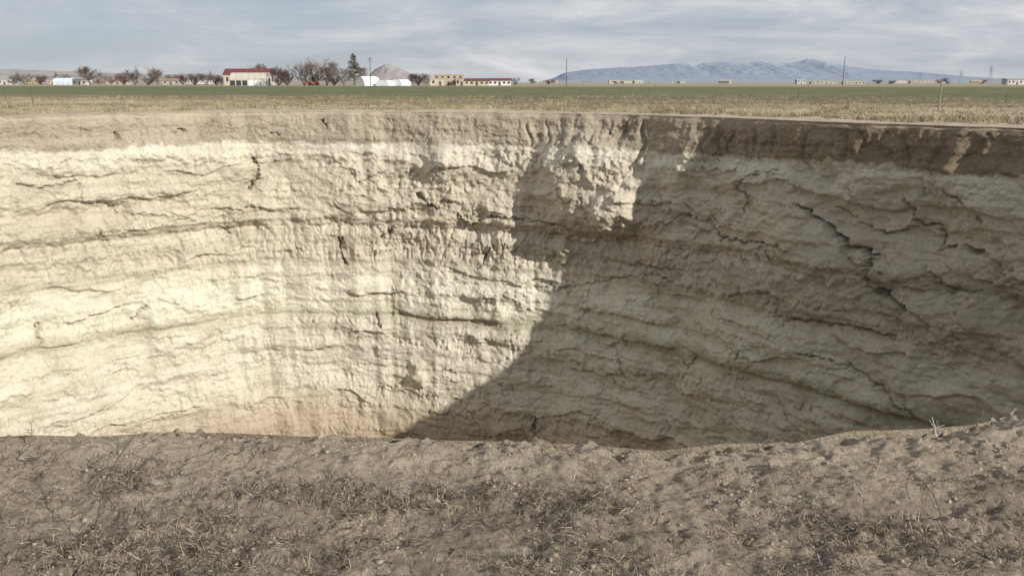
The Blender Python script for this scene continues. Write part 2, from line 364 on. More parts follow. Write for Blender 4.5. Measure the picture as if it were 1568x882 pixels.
def build_ground():
    a0 = math.atan2(4 - 27, -3.9 + 3) ; a1 = math.atan2(4.7 - 27, 3.7 + 3)
    pn_ = np.linspace(a0, a1, 700)
    pf = np.concatenate([np.linspace(a1, math.radians(150), 760)[1:], np.linspace(math.radians(150), a0 + 2 * PI, 160)[1:-1]])
    p = np.concatenate([pn_, pf]); p = (p + PI) % (2 * PI) - PI
    t = [0.0]; st = .010
    while t[-1] < 1.75: t.append(t[-1] + st)
    st = .02
    while t[-1] < 12500: t.append(t[-1] + st); st *= 1.085
    t = np.array(t)
    P, Tt = np.meshgrid(p, t)
    R = rim_r(P) + Tt
    X = C[0] + R * np.cos(P); Y = C[1] + R * np.sin(P)
    Z = ground_h(X, Y)
    skirtP = P[:1]; Rs = rim_r(skirtP)
    sk = np.stack([C[0] + (Rs + .01) * np.cos(skirtP), C[1] + (Rs + .01) * np.sin(skirtP), Z[:1] - .14], -1)
    V = np.concatenate([sk, np.stack([X, Y, Z], -1)], 0)
    me = grid_mesh("ground", V, closed=True, flip=False)
    m, T, bs, pos = base_mat("soil_and_fields", 1.0, .04)
    sep = T.node('ShaderNodeSeparateXYZ'); T.link(pos, sep.inputs[0])
    n1 = T.noise(pos, 1.1, 5, .6); n2 = T.noise(pos, 12.0, 7, .75); n3 = T.noise(pos, 70, 4, .7)
    soil = T.ramp(n1, [(.3, (.43, .355, .27)), (.5, (.505, .42, .32)), (.7, (.57, .48, .37))])
    soil = T.mix(1.0, soil, T.ramp(n2, [(.32, (.66, .64, .62)), (.52, (1, 1, 1)), (.66, (1.12, 1.11, 1.1))]), 'MULTIPLY')
    soil = T.mix(1.0, soil, T.ramp(n3, [(.32, (.68, .67, .66)), (.52, (1, 1, 1))]), 'MULTIPLY')
    lm = T.math('MULTIPLY', T.ramp(T.noise(pos, 2.4, 8, .8, .5), [(.43, 0.0), (.53, 1.0)]), T.maprange(sep.outputs[1], 3.7, 3.0))
    soil = T.mix(T.math('MULTIPLY', lm, .62), soil, T.mix(n3, (.12, .10, .08), (.33, .275, .215)))
    wob = T.math('MULTIPLY', T.math('SUBTRACT', T.noise(pos, .03, 3), .5), 40)
    xs = T.math('MULTIPLY', T.maprange(sep.outputs[0], 5, -40), -38)
    yy = T.math('ADD', T.math('ADD', sep.outputs[1], wob), xs)
    lg = T.math('LOGARITHM', T.math('MAXIMUM', yy, 1.0), 10.0)
    L = lambda v: math.log10(v) / 4
    ff = T.math('DIVIDE', lg, 4)
    fld = T.ramp(ff, [(L(50), (.44, .37, .27)), (L(60), (.33, .275, .195)), (L(75), (.235, .21, .14)), (L(95), (.185, .185, .11)), (L(210), (.165, .175, .105)),
                      (L(330), (.175, .18, .11)), (L(355), (.38, .32, .235)), (L(450), (.29, .25, .18)), (L(520), (.38, .33, .25)), (L(900), (.31, .285, .23)), (L(1500), (.37, .355, .31)), (L(4000), (.33, .33, .33))])
    fn = T.noise(T.mapping(pos, (.25, 1, 1)), .6, 6, .7)
    fld = T.mix(1.0, fld, T.ramp(fn, [(.3, (.55, .53, .50)), (.55, (1, 1, 1)), (.72, (1.4, 1.3, 1.15))]), 'MULTIPLY')
    fn = T.noise(T.mapping(pos, (.02, .12, 1)), 1.0, 4, .6)
    fld = T.mix(1.0, fld, T.ramp(fn, [(.3, (.75, .73, .68)), (.6, (1.1, 1.1, 1.05))]), 'MULTIPLY')
    fn2 = T.noise(pos, .5, 5, .65)
    edge = T.math('ADD', sep.outputs[1], T.math('MULTIPLY', T.math('ABSOLUTE', T.math('ADD', sep.outputs[0], 9)), .62))
    edge = T.math('ADD', edge, T.math('MULTIPLY', fn2, 8))
    fm = T.maprange(edge, 61, 66)
    col = T.mix(fm, soil, fld)
    T.link(col, bs.inputs['Base Color'])
    vor = T.voro(pos, 42)
    h = T.math('ADD', T.math('ADD', T.noise(pos, 40, 8, .75), T.math('MULTIPLY', T.noise(pos, 160, 4, .7), .35)), T.math('MULTIPLY', vor, -.4))
    add_bump(T, bs, h, .024, 1.0)
    new_obj("ground", me, [m], smooth=True)

build_ground()

# ------------------------------------------------------------------ tubes
class Tubes:
    def __init__(s): s.V = []; s.F = []; s.n = 0
    def add(s, pts, rad, sides=3):
        pts = np.asarray(pts, float); k_ = len(pts)
        rad = np.broadcast_to(np.asarray(rad, float), (k_,))
        d = pts[-1] - pts[0]; d = d / (np.linalg.norm(d) + 1e-9)
        u = np.cross(d, [0, 0, 1.0] if abs(d[2]) < .9 else [1.0, 0, 0]); u /= np.linalg.norm(u) + 1e-9
        v = np.cross(d, u)
        a = np.arange(sides) * 2 * PI / sides
        ring = np.cos(a)[:, None] * u + np.sin(a)[:, None] * v
        V = pts[:, None, :] + ring[None] * rad[:, None, None]
        s.V.append(V.reshape(-1, 3))
        i_ = np.arange(sides); j = (i_ + 1) % sides
        for r in range(k_ - 1):
            b = s.n + r * sides
            s.F.append(np.stack([b + i_, b + j, b + sides + j, b + sides + i_], -1))
        s.n += k_ * sides
    def mesh(s, name): return arr_mesh(name, np.concatenate(s.V), np.concatenate(s.F), 4)

# ------------------------------------------------------------------ foreground clods
def clods():
    import bmesh
    bm = bmesh.new(); bmesh.ops.create_icosphere(bm, subdivisions=1, radius=1)
    tv = np.array([v.co[:] for v in bm.verts]); tf = np.array([[v.index for v in f.verts] for f in bm.faces]); bm.free()
    N = 14000
    x = rng.uniform(-3.3, 3.4, N); y = rng.uniform(2.3, 4.15, N)
    cl = fbm(x / .4, y / .4, 3, 130)
    keep = rng.random(N) < np.clip(.3 + 1.3 * cl, .06, 1); x = x[keep]; y = y[keep]
    p = np.arctan2(y - C[1], x - C[0]); t_ = np.hypot(x - C[0], y - C[1]) - rim_r(p)
    k_ = t_ > .02; x = x[k_]; y = y[k_]; N = len(x)
    r = np.clip(np.exp(rng.normal(-5.45, .48, N)), .002, .018)
    z = ground_h(x, y)
    V = tv[None] * (1 + rng.normal(0, .27, (N, len(tv), 1)))
    sc = np.stack([rng.uniform(.8, 1.5, N), rng.uniform(.7, 1.2, N), rng.uniform(.4, .8, N)], -1)
    V = V * sc[:, None] * r[:, None, None]
    a = rng.uniform(0, 2 * PI, N); ca, sa = np.cos(a)[:, None], np.sin(a)[:, None]
    V = np.stack([V[..., 0] * ca - V[..., 1] * sa, V[..., 0] * sa + V[..., 1] * ca, V[..., 2]], -1)
    V += np.stack([x, y, z + r * .1], -1)[:, None]
    F = tf[None] + (np.arange(N) * len(tv))[:, None, None]
    me = arr_mesh("soil_clods", V.reshape(-1, 3), F.reshape(-1, 3), 3)
    m, T, bs, pos = base_mat("dry_clod", 1, .04)
    T.link(T.ramp(T.noise(pos, 9, 5, .7), [(.3, (.27, .22, .17)), (.7, (.44, .37, .285))]), bs.inputs['Base Color'])
    add_bump(T, bs, T.noise(pos, 200, 4, .7), .004)
    new_obj("soil_clods", me, [m])
clods()

M_dark = simple_mat("dead_stem_grey", (.12, .098, .08), .9, .45, 12)
M_straw = simple_mat("straw", (.46, .39, .275), .8, .3, 15)
M_twig = simple_mat("weathered_twig", (.24, .19, .145), .85, .35, 20)

def litter():
    A = Tubes(); B = Tubes()
    xs_ = []
    def stem(T_, x, y, L, ang, rise, r0):
        xs_.append((T_, x, y, L, ang, rise, r0))
    centres = []
    for _ in range(3200):
        x = rng.uniform(-3.0, 3.0); y = 2.35 + 1.35 * rng.random()**1.2
        dens = float(fbm(np.array([x / .5]), np.array([y / .3]), 3, 140)[0])
        if dens + rng.normal(0, .12) > (y - 2.9) * .6: centres.append((x, y))
        if len(centres) > 760: break
    centres += [(-.50 + rng.normal(0, .33), 3.2 + rng.normal(0, .09)) for _ in range(80)]
    centres += [(.33 + rng.normal(0, .11), 3.12 + rng.normal(0, .05)) for _ in range(30)]
    centres += [(1.25 + rng.normal(0, .15), 3.0 + rng.normal(0, .07)) for _ in range(18)]
    centres += [(-1.55 + rng.normal(0, .2), 2.95 + rng.normal(0, .1)) for _ in range(24)]
    for (x, y) in centres:
        for _ in range(rng.integers(8, 28)):
            stem(A if rng.random() < .74 else B, x + rng.normal(0, .05), y + rng.normal(0, .04), rng.uniform(.015, .07), rng.uniform(0, 2 * PI), rng.uniform(0, .6), rng.uniform(.0008, .0020))
    for _ in range(1400):
        x = rng.uniform(-3.1, 3.1); y = 2.35 + 1.6 * rng.random()**1.3
        if y > 3.8: continue
        stem(B if rng.random() < .6 else A, x, y, rng.uniform(.015, .07), rng.uniform(0, 2 * PI), rng.uniform(0, .25), rng.uniform(.0008, .0017))
    n = 5; tt = np.linspace(0, 1, n)
    X = []; Y = []
    for (T_, x, y, L, ang, rise, r0) in xs_:
        a = ang + rng.normal(0, .7) * tt
        dx = np.cumsum(np.cos(a)) * L / n; dy = np.cumsum(np.sin(a)) * L / n
        X.append(x + dx - dx[0]); Y.append(y + dy - dy[0])
    X = np.array(X); Y = np.array(Y); G = ground_h(X, Y)
    for i_, (T_, x, y, L, ang, rise, r0) in enumerate(xs_):
        pz = np.maximum(G[i_] + .003 + rise * tt * L + rng.normal(0, .004, n).cumsum(), G[i_] + .001)
        T_.add(np.stack([X[i_], Y[i_], pz], -1), np.linspace(r0, r0 * .35, n))
    new_obj("dead_weed_litter", A.mesh("dead_weed_litter"), [M_dark])
    new_obj("straw_litter", B.mesh("straw_litter"), [M_straw])
litter()

def weed_lines(lines, Y, mat, r):
    """a dead weed from measured stem lines (x, z) standing near distance Y"""
    T_ = Tubes(); R = np.random.default_rng(len(lines))
    for li, (pts, rr_) in enumerate(lines):
        P_ = np.array(pts, float); n = len(P_)
        u = np.linspace(0, n - 1, 4 * n); X = np.interp(u, np.arange(n), P_[:, 0]); Z = np.interp(u, np.arange(n), P_[:, 1])
        kx = np.ones(3) / 3
        X = np.convolve(np.pad(X, 1, mode='edge'), kx, 'valid') + R.normal(0, .0015, len(X)); Z = np.convolve(np.pad(Z, 1, mode='edge'), kx, 'valid')
        yy = Y + .03 * np.sin(u * .8 + li) * (li > 0) + .02 * u * (1 if li % 2 else -1) * (li > 0)
        T_.add(np.stack([X, yy, Z], -1), np.linspace(r * rr_, r * rr_ * .45, len(X)), 5)
        for q_ in range(3 + len(X) // 5):
            j = R.integers(2, len(X) - 1); a = R.uniform(0, 2 * PI); L = R.uniform(.012, .04)
            T_.add([(X[j], yy[j], Z[j]), (X[j] + L * .7 * math.cos(a), yy[j] + L * .7 * math.sin(a), Z[j] + L * .7)], [r * .35, r * .2], 3)
    new_obj("dead_weed", T_.mesh("dead_weed"), [mat])
weed_lines([([(-1.59, -.06), (-1.54, .116), (-1.505, .25), (-1.43, .38), (-1.35, .48)], 1), ([(-1.525, .18), (-1.60, .275), (-1.65, .33), (-1.67, .38)], .6), ([(-1.505, .26), (-1.515, .34), (-1.51, .40)], .6),
            ([(-1.43, .38), (-1.425, .46)], .5), ([(-1.59, -.04), (-1.62, .07), (-1.60, .16)], .7), ([(-1.57, .02), (-1.50, .10), (-1.47, .14)], .6)], 2.8, M_dark, .0032)
weed_lines([([(1.65, -.10), (1.62, .03), (1.56, .22), (1.46, .33), (1.44, .28), (1.47, .17)], 1), ([(1.50, .30), (1.55, .12), (1.60, .06)], .6)], 2.8, M_dark, .0024)
weed_lines([([(.11, -.08), (.115, .03), (.13, .14), (.155, .25)], 1), ([(.12, .06), (.16, .13), (.20, .17)], .7)], 2.8, M_dark, .0024)
weed_lines([([(.80, -.08), (.83, .0), (.88, .03)], 1), ([(.80, -.05), (.76, .0)], .7)], 2.75, M_dark, .003)

def dead_weed(x, y, H, lean, nb, r0, mat, seed):
    R = np.random.default_rng(seed); T_ = Tubes()
    z0 = float(ground_h(np.array([x]), np.array([y]))[0]) - .01
    def br(p, d, L, r, lv):
        n = 6; pts = [p]
        for i_ in range(n):
            d = d + R.normal(0, .10, 3); d /= np.linalg.norm(d)
            pts.append(pts[-1] + d * L / n)
        T_.add(pts, np.linspace(r, r * .4, n + 1), 4)
        if lv > 0:
            for q_ in range(nb if lv > 1 else 3):
                i_ = R.integers(1, n)
                nd = d + R.normal(0, .55, 3); nd[2] = abs(nd[2]) * .8 + .15; nd /= np.linalg.norm(nd)
                br(pts[i_], nd, L * R.uniform(.25, .5), r * .55, lv - 1)
    d = np.array([lean[0], lean[1], 1.0]); d /= np.linalg.norm(d)
    br(np.array([x, y, z0]), d, H, r0, 2)
    return new_obj("dead_weed", T_.mesh("dead_weed"), [mat])
dead_weed(2.19, 4.0, .12, (-.25, .0), 3, .0035, simple_mat("bleached_twig", (.6, .56, .48), .8, .1, 20), 6)
dead_weed(-2.38, 3.85, .08, (.1, .0), 5, .0035, M_twig, 7)
dead_weed(.42, 3.15, .10, (.3, .1), 5, .0018, M_dark, 9)
dead_weed(2.20, 2.98, .10, (.3, .1), 6, .003, M_dark, 10)
dead_weed(-.95, 3.6, .08, (.3, .1), 6, .002, M_twig, 11)
dead_weed(.62, 3.45, .08, (-.3, .1), 6, .002, M_twig, 14)

# ------------------------------------------------------------------ dry grass on far bank
def tufts(name, N, tmin, tmax, hmin, hmax, mat, seed, thr):
    R = np.random.default_rng(seed)
    p = R.uniform(math.radians(5), math.radians(160), N)
    t_ = tmin + (tmax - tmin) * R.random(N)**1.6
    r = rim_r(p) + t_
    x = C[0] + r * np.cos(p); y = C[1] + r * np.sin(p)
    d = fbm(x / 6, y / 6, 3, seed)
    k_ = d > thr; x = x[k_]; y = y[k_]; N = len(x)
    nb = 7
    x = np.repeat(x, nb) + R.normal(0, .09, N * nb); y = np.repeat(y, nb) + R.normal(0, .09, N * nb)
    h = R.uniform(hmin, hmax, N * nb); z = ground_h(x, y) - .01
    a = R.uniform(0, 2 * PI, N * nb); w = R.uniform(.008, .022, N * nb)
    lx = R.normal(0, .45, N * nb) * h; ly = R.normal(0, .45, N * nb) * h
    V = np.stack([np.stack([x - np.cos(a) * w, y - np.sin(a) * w, z], -1), np.stack([x + np.cos(a) * w, y + np.sin(a) * w, z], -1), np.stack([x + lx, y + ly, z + h], -1)], 1)
    F = np.arange(N * nb * 3).reshape(-1, 3)
    new_obj(name, arr_mesh(name, V.reshape(-1, 3), F, 3), [mat])
tufts("dry_grass", 9000, 2.2, 60, .06, .32, simple_mat("dry_grass_blade", (.38, .315, .205), .9, .4, .6), 200, -.1)
tufts("weedy_grass", 12000, 2.5, 90, .05, .26, simple_mat("weed_blade", (.17, .15, .09), .9, .35, .6), 210, -.1)

# ------------------------------------------------------------------ background placement
def bx(xp, Y): return (xp - 784) / 1280 * (.971 * Y + .405)      # bearing in the photograph -> metres east at distance Y
def multi(name, boxes, mat, parent):
    V = []; F = []
    for (x0, x1, y0, y1, z0, z1) in boxes:
        b = len(V)
        V += [(x0, y0, z0), (x1, y0, z0), (x1, y1, z0), (x0, y1, z0), (x0, y0, z1), (x1, y0, z1), (x1, y1, z1), (x0, y1, z1)]
        F += [tuple(b + i_ for i_ in f) for f in [(3, 2, 1, 0), (4, 5, 6, 7), (0, 1, 5, 4), (1, 2, 6, 5), (2, 3, 7, 6), (3, 0, 4, 7)]]
    me = bpy.data.meshes.new(name); me.from_pydata(V, [], F)
    return new_obj(name, me, [mat], parent)
def box(name, x0, x1, y0, y1, z0, z1, mat, parent): return multi(name, [(x0, x1, y0, y1, z0, z1)], mat, parent)
def empty(name, x, y, z=0, rot=0):
    e = bpy.data.objects.new(name, None); scene.collection.objects.link(e); e.location = (x, y, z); e.rotation_euler = (0, 0, rot); return e

M_white = simple_mat("white_render", (.66, .64, .60), .8, .08, .3)
M_cream = simple_mat("cream_render", (.52, .47, .38), .85, .12, .3)
M_beige = simple_mat("beige_render", (.44, .37, .27), .85, .15, .3)
M_fw = simple_mat("hazy_white", (.50, .50, .49), .8, .1, .3)  # far walls: white dimmed to paint distance haze into the colour
M_fc = simple_mat("hazy_cream", (.40, .375, .33), .8, .1, .3)  # cream for far walls, with distance haze painted into it
M_redroof = simple_mat("dark_red_roof", (.17, .05, .055), .7, .2, .5)
M_tile = simple_mat("clay_tile_roof", (.33, .20, .15), .8, .2, .5)
M_glass = simple_mat("window_glass", (.05, .055, .06), .3, .2, 1, .5)
M_grey = simple_mat("grey_sheet", (.34, .34, .34), .7, .15, .4)
M_plastic = simple_mat("white_plastic_film", (.78, .80, .82), .5, .06, .5)
M_wood = simple_mat("wood_pole", (.13, .105, .085), .9, .25, 3)
M_conc = simple_mat("concrete_post", (.26, .235, .20), .9, .2, 8)
M_steel = simple_mat("galvanised_steel", (.30, .31, .33), .6, .1, 1)

def house(name, xp, Y, w, d, h, mw, mr, roof='gable', rh=1.8, rot=0, nwin=4, storeys=1):
    e = empty(name, bx(xp, Y), Y, -.1, rot)
    box("walls", -w/2, w/2, 0, d, 0, h, mw, e)
    ov = .5
    if roof == 'gable':
        V = [(-w/2-ov, -ov, h), (w/2+ov, -ov, h), (w/2+ov, d+ov, h), (-w/2-ov, d+ov, h), (-w/2-ov, d/2, h+rh), (w/2+ov, d/2, h+rh)]
        F = [(0, 1, 5, 4), (2, 3, 4, 5), (0, 4, 3), (1, 2, 5), (3, 2, 1, 0)]
        me = bpy.data.meshes.new("roof"); me.from_pydata([(a, b, c + .01) for a, b, c in V], [], F); new_obj("roof", me, [mr], e)
    else:
        multi("roof", [(-w/2-.2, w/2+.2, -.2, d+.2, h+.003, h+.25), (-w/2-.2, w/2+.2, -.2, 0, h+.253, h+.6), (-w/2-.2, w/2+.2, d, d+.2, h+.253, h+.6)], mr, e)
    wins = []
    sh = h / storeys
    for s_ in range(storeys):
        for i_ in range(nwin):
            cx = -w/2 + (i_ + .5) * w / nwin
            if s_ == 0 and i_ == nwin // 2: continue
            wins.append((cx - .6, cx + .6, -.03, .02, s_ * sh + sh * .38, s_ * sh + sh * .78))
    for sy in (-1, 1):
        wins.append(((w/2 - .02) if sy > 0 else (-w/2 - .03), (w/2 + .03) if sy > 0 else (-w/2 + .02), d*.4, d*.6, sh * .38, sh * .78))
    multi("windows", wins, M_glass, e)
    cx = -w/2 + (nwin // 2 + .5) * w / nwin
    box("door", cx - .6, cx + .6, -.04, .02, 0, min(2.2, sh * .8), M_wood, e)
    return e

def vault(name, xp, Y, w, L, h, mat, mend, rot=0, side=0.0, ribs=7):
    e = empty(name, bx(xp, Y), Y, -.1, rot)
    n = 14; V = []; F = []
    prof = [(-w/2, 0)] if side > 0 else []
    for i_ in range(n + 1):
        a = PI * i_ / n; prof.append((-w/2 * math.cos(a), side + (h - side) * math.sin(a)))
    if side > 0: prof.append((w/2, 0))
    k_ = len(prof)
    for xx in (-L/2, L/2): V += [(xx, q[0] + w/2, q[1]) for q in prof]
    F = [(i_, i_ + 1, k_ + i_ + 1, k_ + i_) for i_ in range(k_ - 1)]
    me = bpy.data.meshes.new("cover"); me.from_pydata(V, [], F); new_obj("cover", me, [mat], e)
    me = bpy.data.meshes.new("end_walls"); me.from_pydata(V, [], [tuple(range(k_)), tuple(range(2*k_-1, k_-1, -1))]); new_obj("end_walls", me, [mend], e)
    T_ = Tubes()
    for j in range(ribs):
        xx = -L/2 + L * j / (ribs - 1)
        T_.add([(xx, q[0] + w/2, q[1] + .03) for q in prof], .09, 3)
    new_obj("ribs", T_.mesh("ribs"), [M_steel], e)
    box("door", L/2 + .01, L/2 + .06, w * .35, w * .65, 0, h * .6, M_glass, e)
    return e

# left side farm
house("barn", 378, 490, 26, 12, 6.0, M_cream, M_redroof, rh=3.4, nwin=6)
e = vault("storage_hangar", 381, 440, 9, 19, 6.6, simple_mat("beige_sheet_roof", (.52, .47, .39), .7, .1, .3), M_white, side=3.0)
multi("dark_bays", [(-9.3 + i_ * 3.1, -9.3 + i_ * 3.1 + 2.4, -.05, .02, .1, 2.7) for i_ in range(3)], M_glass, e)
multi("white_bays", [(-9.3 + i_ * 3.1, -9.3 + i_ * 3.1 + 2.6, -.05, .02, .1, 2.9) for i_ in range(3, 6)], M_plastic, e)
vault("white_dome_tent", 571, 440, 9, 11, 4.9, M_plastic, M_plastic, rot=.9)
vault("greenhouse", 600, 440, 7, 8, 3.0, M_plastic, M_plastic, side=1.0, rot=1.2)
vault("greenhouse", 622, 445, 7, 9, 3.4, M_plastic, M_plastic, side=1.0, rot=1.1)
house("flat_roof_house", 687, 450, 15.5, 10, 5.6, M_beige, M_cream, 'flat', nwin=5, storeys=2)
house("farm_outbuilding", 669, 440, 7, 5, 3.4, M_cream, M_beige, 'flat', nwin=2)
house("long_farmhouse", 730, 450, 13, 8, 2.6, M_cream, M_redroof, rh=1.2, nwin=5)
house("long_farmhouse", 765, 452, 12, 8, 2.8, M_white, M_redroof, rh=1.1, nwin=5)
house("storage_shed", 704, 445, 4, 5, 3.5, M_beige, M_grey, 'flat', nwin=2)
vault("greenhouse", 105, 560, 10, 20, 4.6, simple_mat("bluish_film", (.60, .67, .74), .5, .08, .4), M_plastic, side=2.4)
house("white_farmhouse", 122, 548, 9, 8, 3.4, M_white, M_grey, rh=1, nwin=3)
house("white_farmhouse", 4, 600, 12, 8, 4, M_fw, M_grey, rh=1.2, nwin=4)
house("small_farmhouse", 262, 600, 12, 8, 3.0, M_fc, M_tile, rh=1.4, nwin=3)
house("small_farmhouse", 180, 640, 14, 8, 3.0, M_fc, M_tile, rh=1.4, nwin=3)
house("white_farmhouse", 1557, 620, 14, 8, 3.6, M_fw, M_grey, rh=1.2, nwin=5)
house("small_farmhouse", 1227, 900, 9, 8, 3.6, M_fw, M_grey, rh=1.6, nwin=3)
house("low_shed", 1262, 800, 24, 6, 2.2, M_fc, M_beige, 'flat', nwin=6)
house("low_shed", 1308, 800, 20, 6, 2.2, M_fc, M_beige, 'flat', nwin=6)
R = random.Random(11)
for i_ in range(36):
    if i_ < 18: xp = R.uniform(795, 1120)
    elif i_ < 26: xp = R.uniform(1360, 1520)
    else: xp = R.uniform(0, 340)
    Y = R.uniform(1200, 2300) if xp > 700 else R.uniform(850, 1300)
    w = R.uniform(9, 20)
    house("distant_house", xp, Y, w, 9, R.uniform(2.4, 4.8), R.choice([M_fw, M_fc, M_fc, M_beige]), R.choice([M_tile, M_grey, M_fc, M_beige]), R.choice(['gable', 'flat']), R.uniform(1, 2.0), R.uniform(-.6, .6), R.choice([3, 4, 5]))

def tractor(xp, Y):
    red = simple_mat("red_paint", (.33, .06, .035), .5, .1, 1); tyre = simple_mat("tyre", (.03, .03, .03), .9, .1, 1)
    e = empty("red_tractor", bx(xp, Y), Y, 0, .3)
    multi("bonnet", [(-2.2, -.2, -.45, .45, .9, 1.7), (-.2, 1.2, -.7, .7, .8, 1.3)], red, e)
    multi("cab", [(-.1, 0, -.7, -.6, 1.3, 2.6), (-.1, 0, .6, .7, 1.3, 2.6), (1.1, 1.2, -.7, -.6, 1.3, 2.6), (1.1, 1.2, .6, .7, 1.3, 2.6), (-.2, 1.3, -.8, .8, 2.603, 2.75)], red, e)
    T_ = Tubes()
    for (xx, r) in ((-1.7, .5), (.8, .85)):
        for s_ in (-1, 1):
            yy = s_ * .85
            T_.add([(xx, yy - .2, r), (xx, yy - .19, r), (xx, yy + .19, r), (xx, yy + .2, r)], [.01, r, r, .01], 16)
    new_obj("wheels", T_.mesh("wheels"), [tyre], e)
tractor(484, 430)
tractor(472, 445)

# ------------------------------------------------------------------ trees
def bare_tree_mesh(name, seed, wide=.5, stems=1):
    """unit-height tree: upright trunk(s), limbs all along it, ovoid open crown of twigs"""
    R = np.random.default_rng(seed); T_ = Tubes()
    def line(p, d, L, r, n, up, jit=.13):
        pts = [p]
        for i_ in range(n):
            d = d + R.normal(0, jit, 3) + np.array([0, 0, up]); d = d / np.linalg.norm(d)
            pts.append(pts[-1] + d * L / n)
        T_.add(pts, np.linspace(r, r * .4, n + 1), 5 if r > .01 else 3)
        return np.array(pts), d
    def side(d, spread, up):
        s_ = R.normal(0, 1, 3); s_ -= d * s_.dot(d); s_ /= np.linalg.norm(s_)
        nd = d * (1 - .4 * spread) + s_ * spread; nd[2] += up; return nd / np.linalg.norm(nd)
    def at(pts, f):
        q = f * (len(pts) - 1); i_ = min(int(q), len(pts) - 2); return pts[i_] + (pts[i_ + 1] - pts[i_]) * (q - i_)
    for s_ in range(stems):
        d0 = np.array([R.normal(0, .12 if stems == 1 else .35), R.normal(0, .12 if stems == 1 else .35), 1.0]); d0 /= np.linalg.norm(d0)
        tr, _ = line(np.array([R.normal(0, .01 * stems), R.normal(0, .01 * stems), 0]), d0, .85 * R.uniform(.85, 1), .022, 8, .02, .07)
        for a in range(26 // (1 if stems == 1 else 2)):
            f = R.uniform(.16 if stems == 1 else .08, .98)
            L = wide * (.42 + .75 * math.sin(PI * min(1, (f * .9 + .12)))) * R.uniform(.55, 1.15) * .75
            b1, d1 = line(at(tr, f), side(d0, .95 - .35 * f, .3), L, .009 * (1.2 - f * .6), 5, .06)
            for b in range(8):
                g = R.uniform(.25, 1)
                b2, d2 = line(at(b1, g), side(d1, .7, .15), L * R.uniform(.3, .6), .0045, 4, .05)
                for c in range(6):
                    line(at(b2, R.uniform(.2, 1)), side(d2, .75, .1), L * R.uniform(.16, .40), .0026, 2, .03)
    V = np.concatenate(T_.V); s_ = 1 / V[:, 2].max(); T_.V = [v * s_ for v in T_.V]
    return T_.mesh(name)
M_bark = simple_mat("bare_twigs_brown", (.17, .13, .10), .95, .25, .3)
M_bark2 = simple_mat("bare_twigs_redbrown", (.13, .09, .078), .95, .25, .3)
M_bark3 = simple_mat("bare_twigs_grey", (.24, .20, .165), .95, .25, .3)
TM = []
for i_, (wd, st_, mt) in enumerate([(.50, 1, M_bark), (.5, 3, M_bark3), (.42, 1, M_bark3), (.6, 3, M_bark2), (.55, 2, M_bark)]):
    me = bare_tree_mesh("bare_tree_mesh%d" % i_, 300 + i_, wd, st_); me.materials.append(mt); TM.append(me)
def tree(xp, top, Y, wpx, kind, name="bare_tree"):
    base = 126.5 + CAM_H * 1357 / Y
    H = (base - top) * Y / 1357; W = wpx * .76e-3 * Y
    me = TM[kind]
    ob = bpy.data.objects.new(name, me); scene.collection.objects.link(ob)
    xs = np.empty(len(me.vertices) * 3, np.float32); me.vertices.foreach_get("co", xs); xs = xs.reshape(-1, 3)
    w0 = np.percentile(xs[:, 0], 99.5) - np.percentile(xs[:, 0], .5)
    ob.location = (bx(xp, Y), Y, -.1); s_ = W / w0
    ob.scale = (s_, s_, H); ob.rotation_euler = (0, 0, random.uniform(0, 6))
for a in [(20, 112, 560, 22, 1), (40, 109, 560, 28, 4), (62, 113, 600, 22, 3), (140, 100, 540, 28, 0), (152, 105, 545, 20, 1), (190, 109, 560, 24, 3), (208, 101, 520, 32, 4), (226, 99, 520, 36, 1), (243, 101, 530, 28, 4),
          (280, 112, 520, 18, 3), (298, 110, 500, 26, 3), (316, 108, 500, 28, 4), (332, 112, 505, 20, 3), (396, 96, 520, 24, 0), (428, 99, 435, 36, 3), (440, 103, 440, 26, 3), (466, 93, 470, 36, 4), (482, 84, 480, 48, 1),
          (500, 94, 470, 36, 4), (515, 93, 465, 40, 1), (528, 98, 460, 34, 4), (556, 100, 470, 20, 2), (640, 109, 460, 26, 3), (652, 115, 470, 16, 4), (632, 112, 520, 18, 0), (789, 116, 470, 12, 1),
          (815, 120, 700, 12, 0), (840, 121, 700, 14, 3), (1345, 121, 800, 14, 3), (1362, 122, 800, 12, 1), (1440, 120, 750, 14, 4), (1452, 117, 750, 14, 1), (1502, 120, 760, 12, 1),
          (945, 123, 1000, 14, 1), (340, 114, 560, 24, 4), (96, 109, 640, 26, 4), (170, 112, 600, 26, 4), (262, 113, 640, 24, 3)]:
    tree(*a)

def conifer(xp, Y, H, W):
    R = np.random.default_rng(77)
    T_ = Tubes(); T_.add([(0, 0, 0), (0, 0, H * .6), (0.1, 0, H)], [.28, .15, .03], 7)
    V = []
    for i_ in range(120):
        f = R.uniform(.14, 1.0); a = R.uniform(0, 2 * PI); prof = (1 - f)**.75 * (.75 + .5 * R.random()) + .06
        L = W / 2 * prof; z = f * H
        tip = np.array([math.cos(a) * L, math.sin(a) * L, z + L * R.uniform(-.1, .35)])
        T_.add([(0, 0, z), tip], [.06, .02], 3)
        for k_ in range(26):
            c = np.array([0, 0, z]) + (tip - np.array([0, 0, z])) * R.uniform(.25, 1.08) + R.normal(0, .26, 3)
            q = R.normal(0, .20, (3, 3)); V.append(c + q)
    e = empty("conifer_tree", bx(xp, Y), Y, -.1)
    new_obj("trunk_and_limbs", T_.mesh("trunk_and_limbs"), [M_bark], e)
    V = np.array(V); me = arr_mesh("needle_foliage", V.reshape(-1, 3), np.arange(len(V) * 3).reshape(-1, 3), 3)
    new_obj("needle_foliage", me, [simple_mat("needles", (.115, .105, .06), .9, .4, .8)], e)
conifer(543, 440, 15.8, 11)

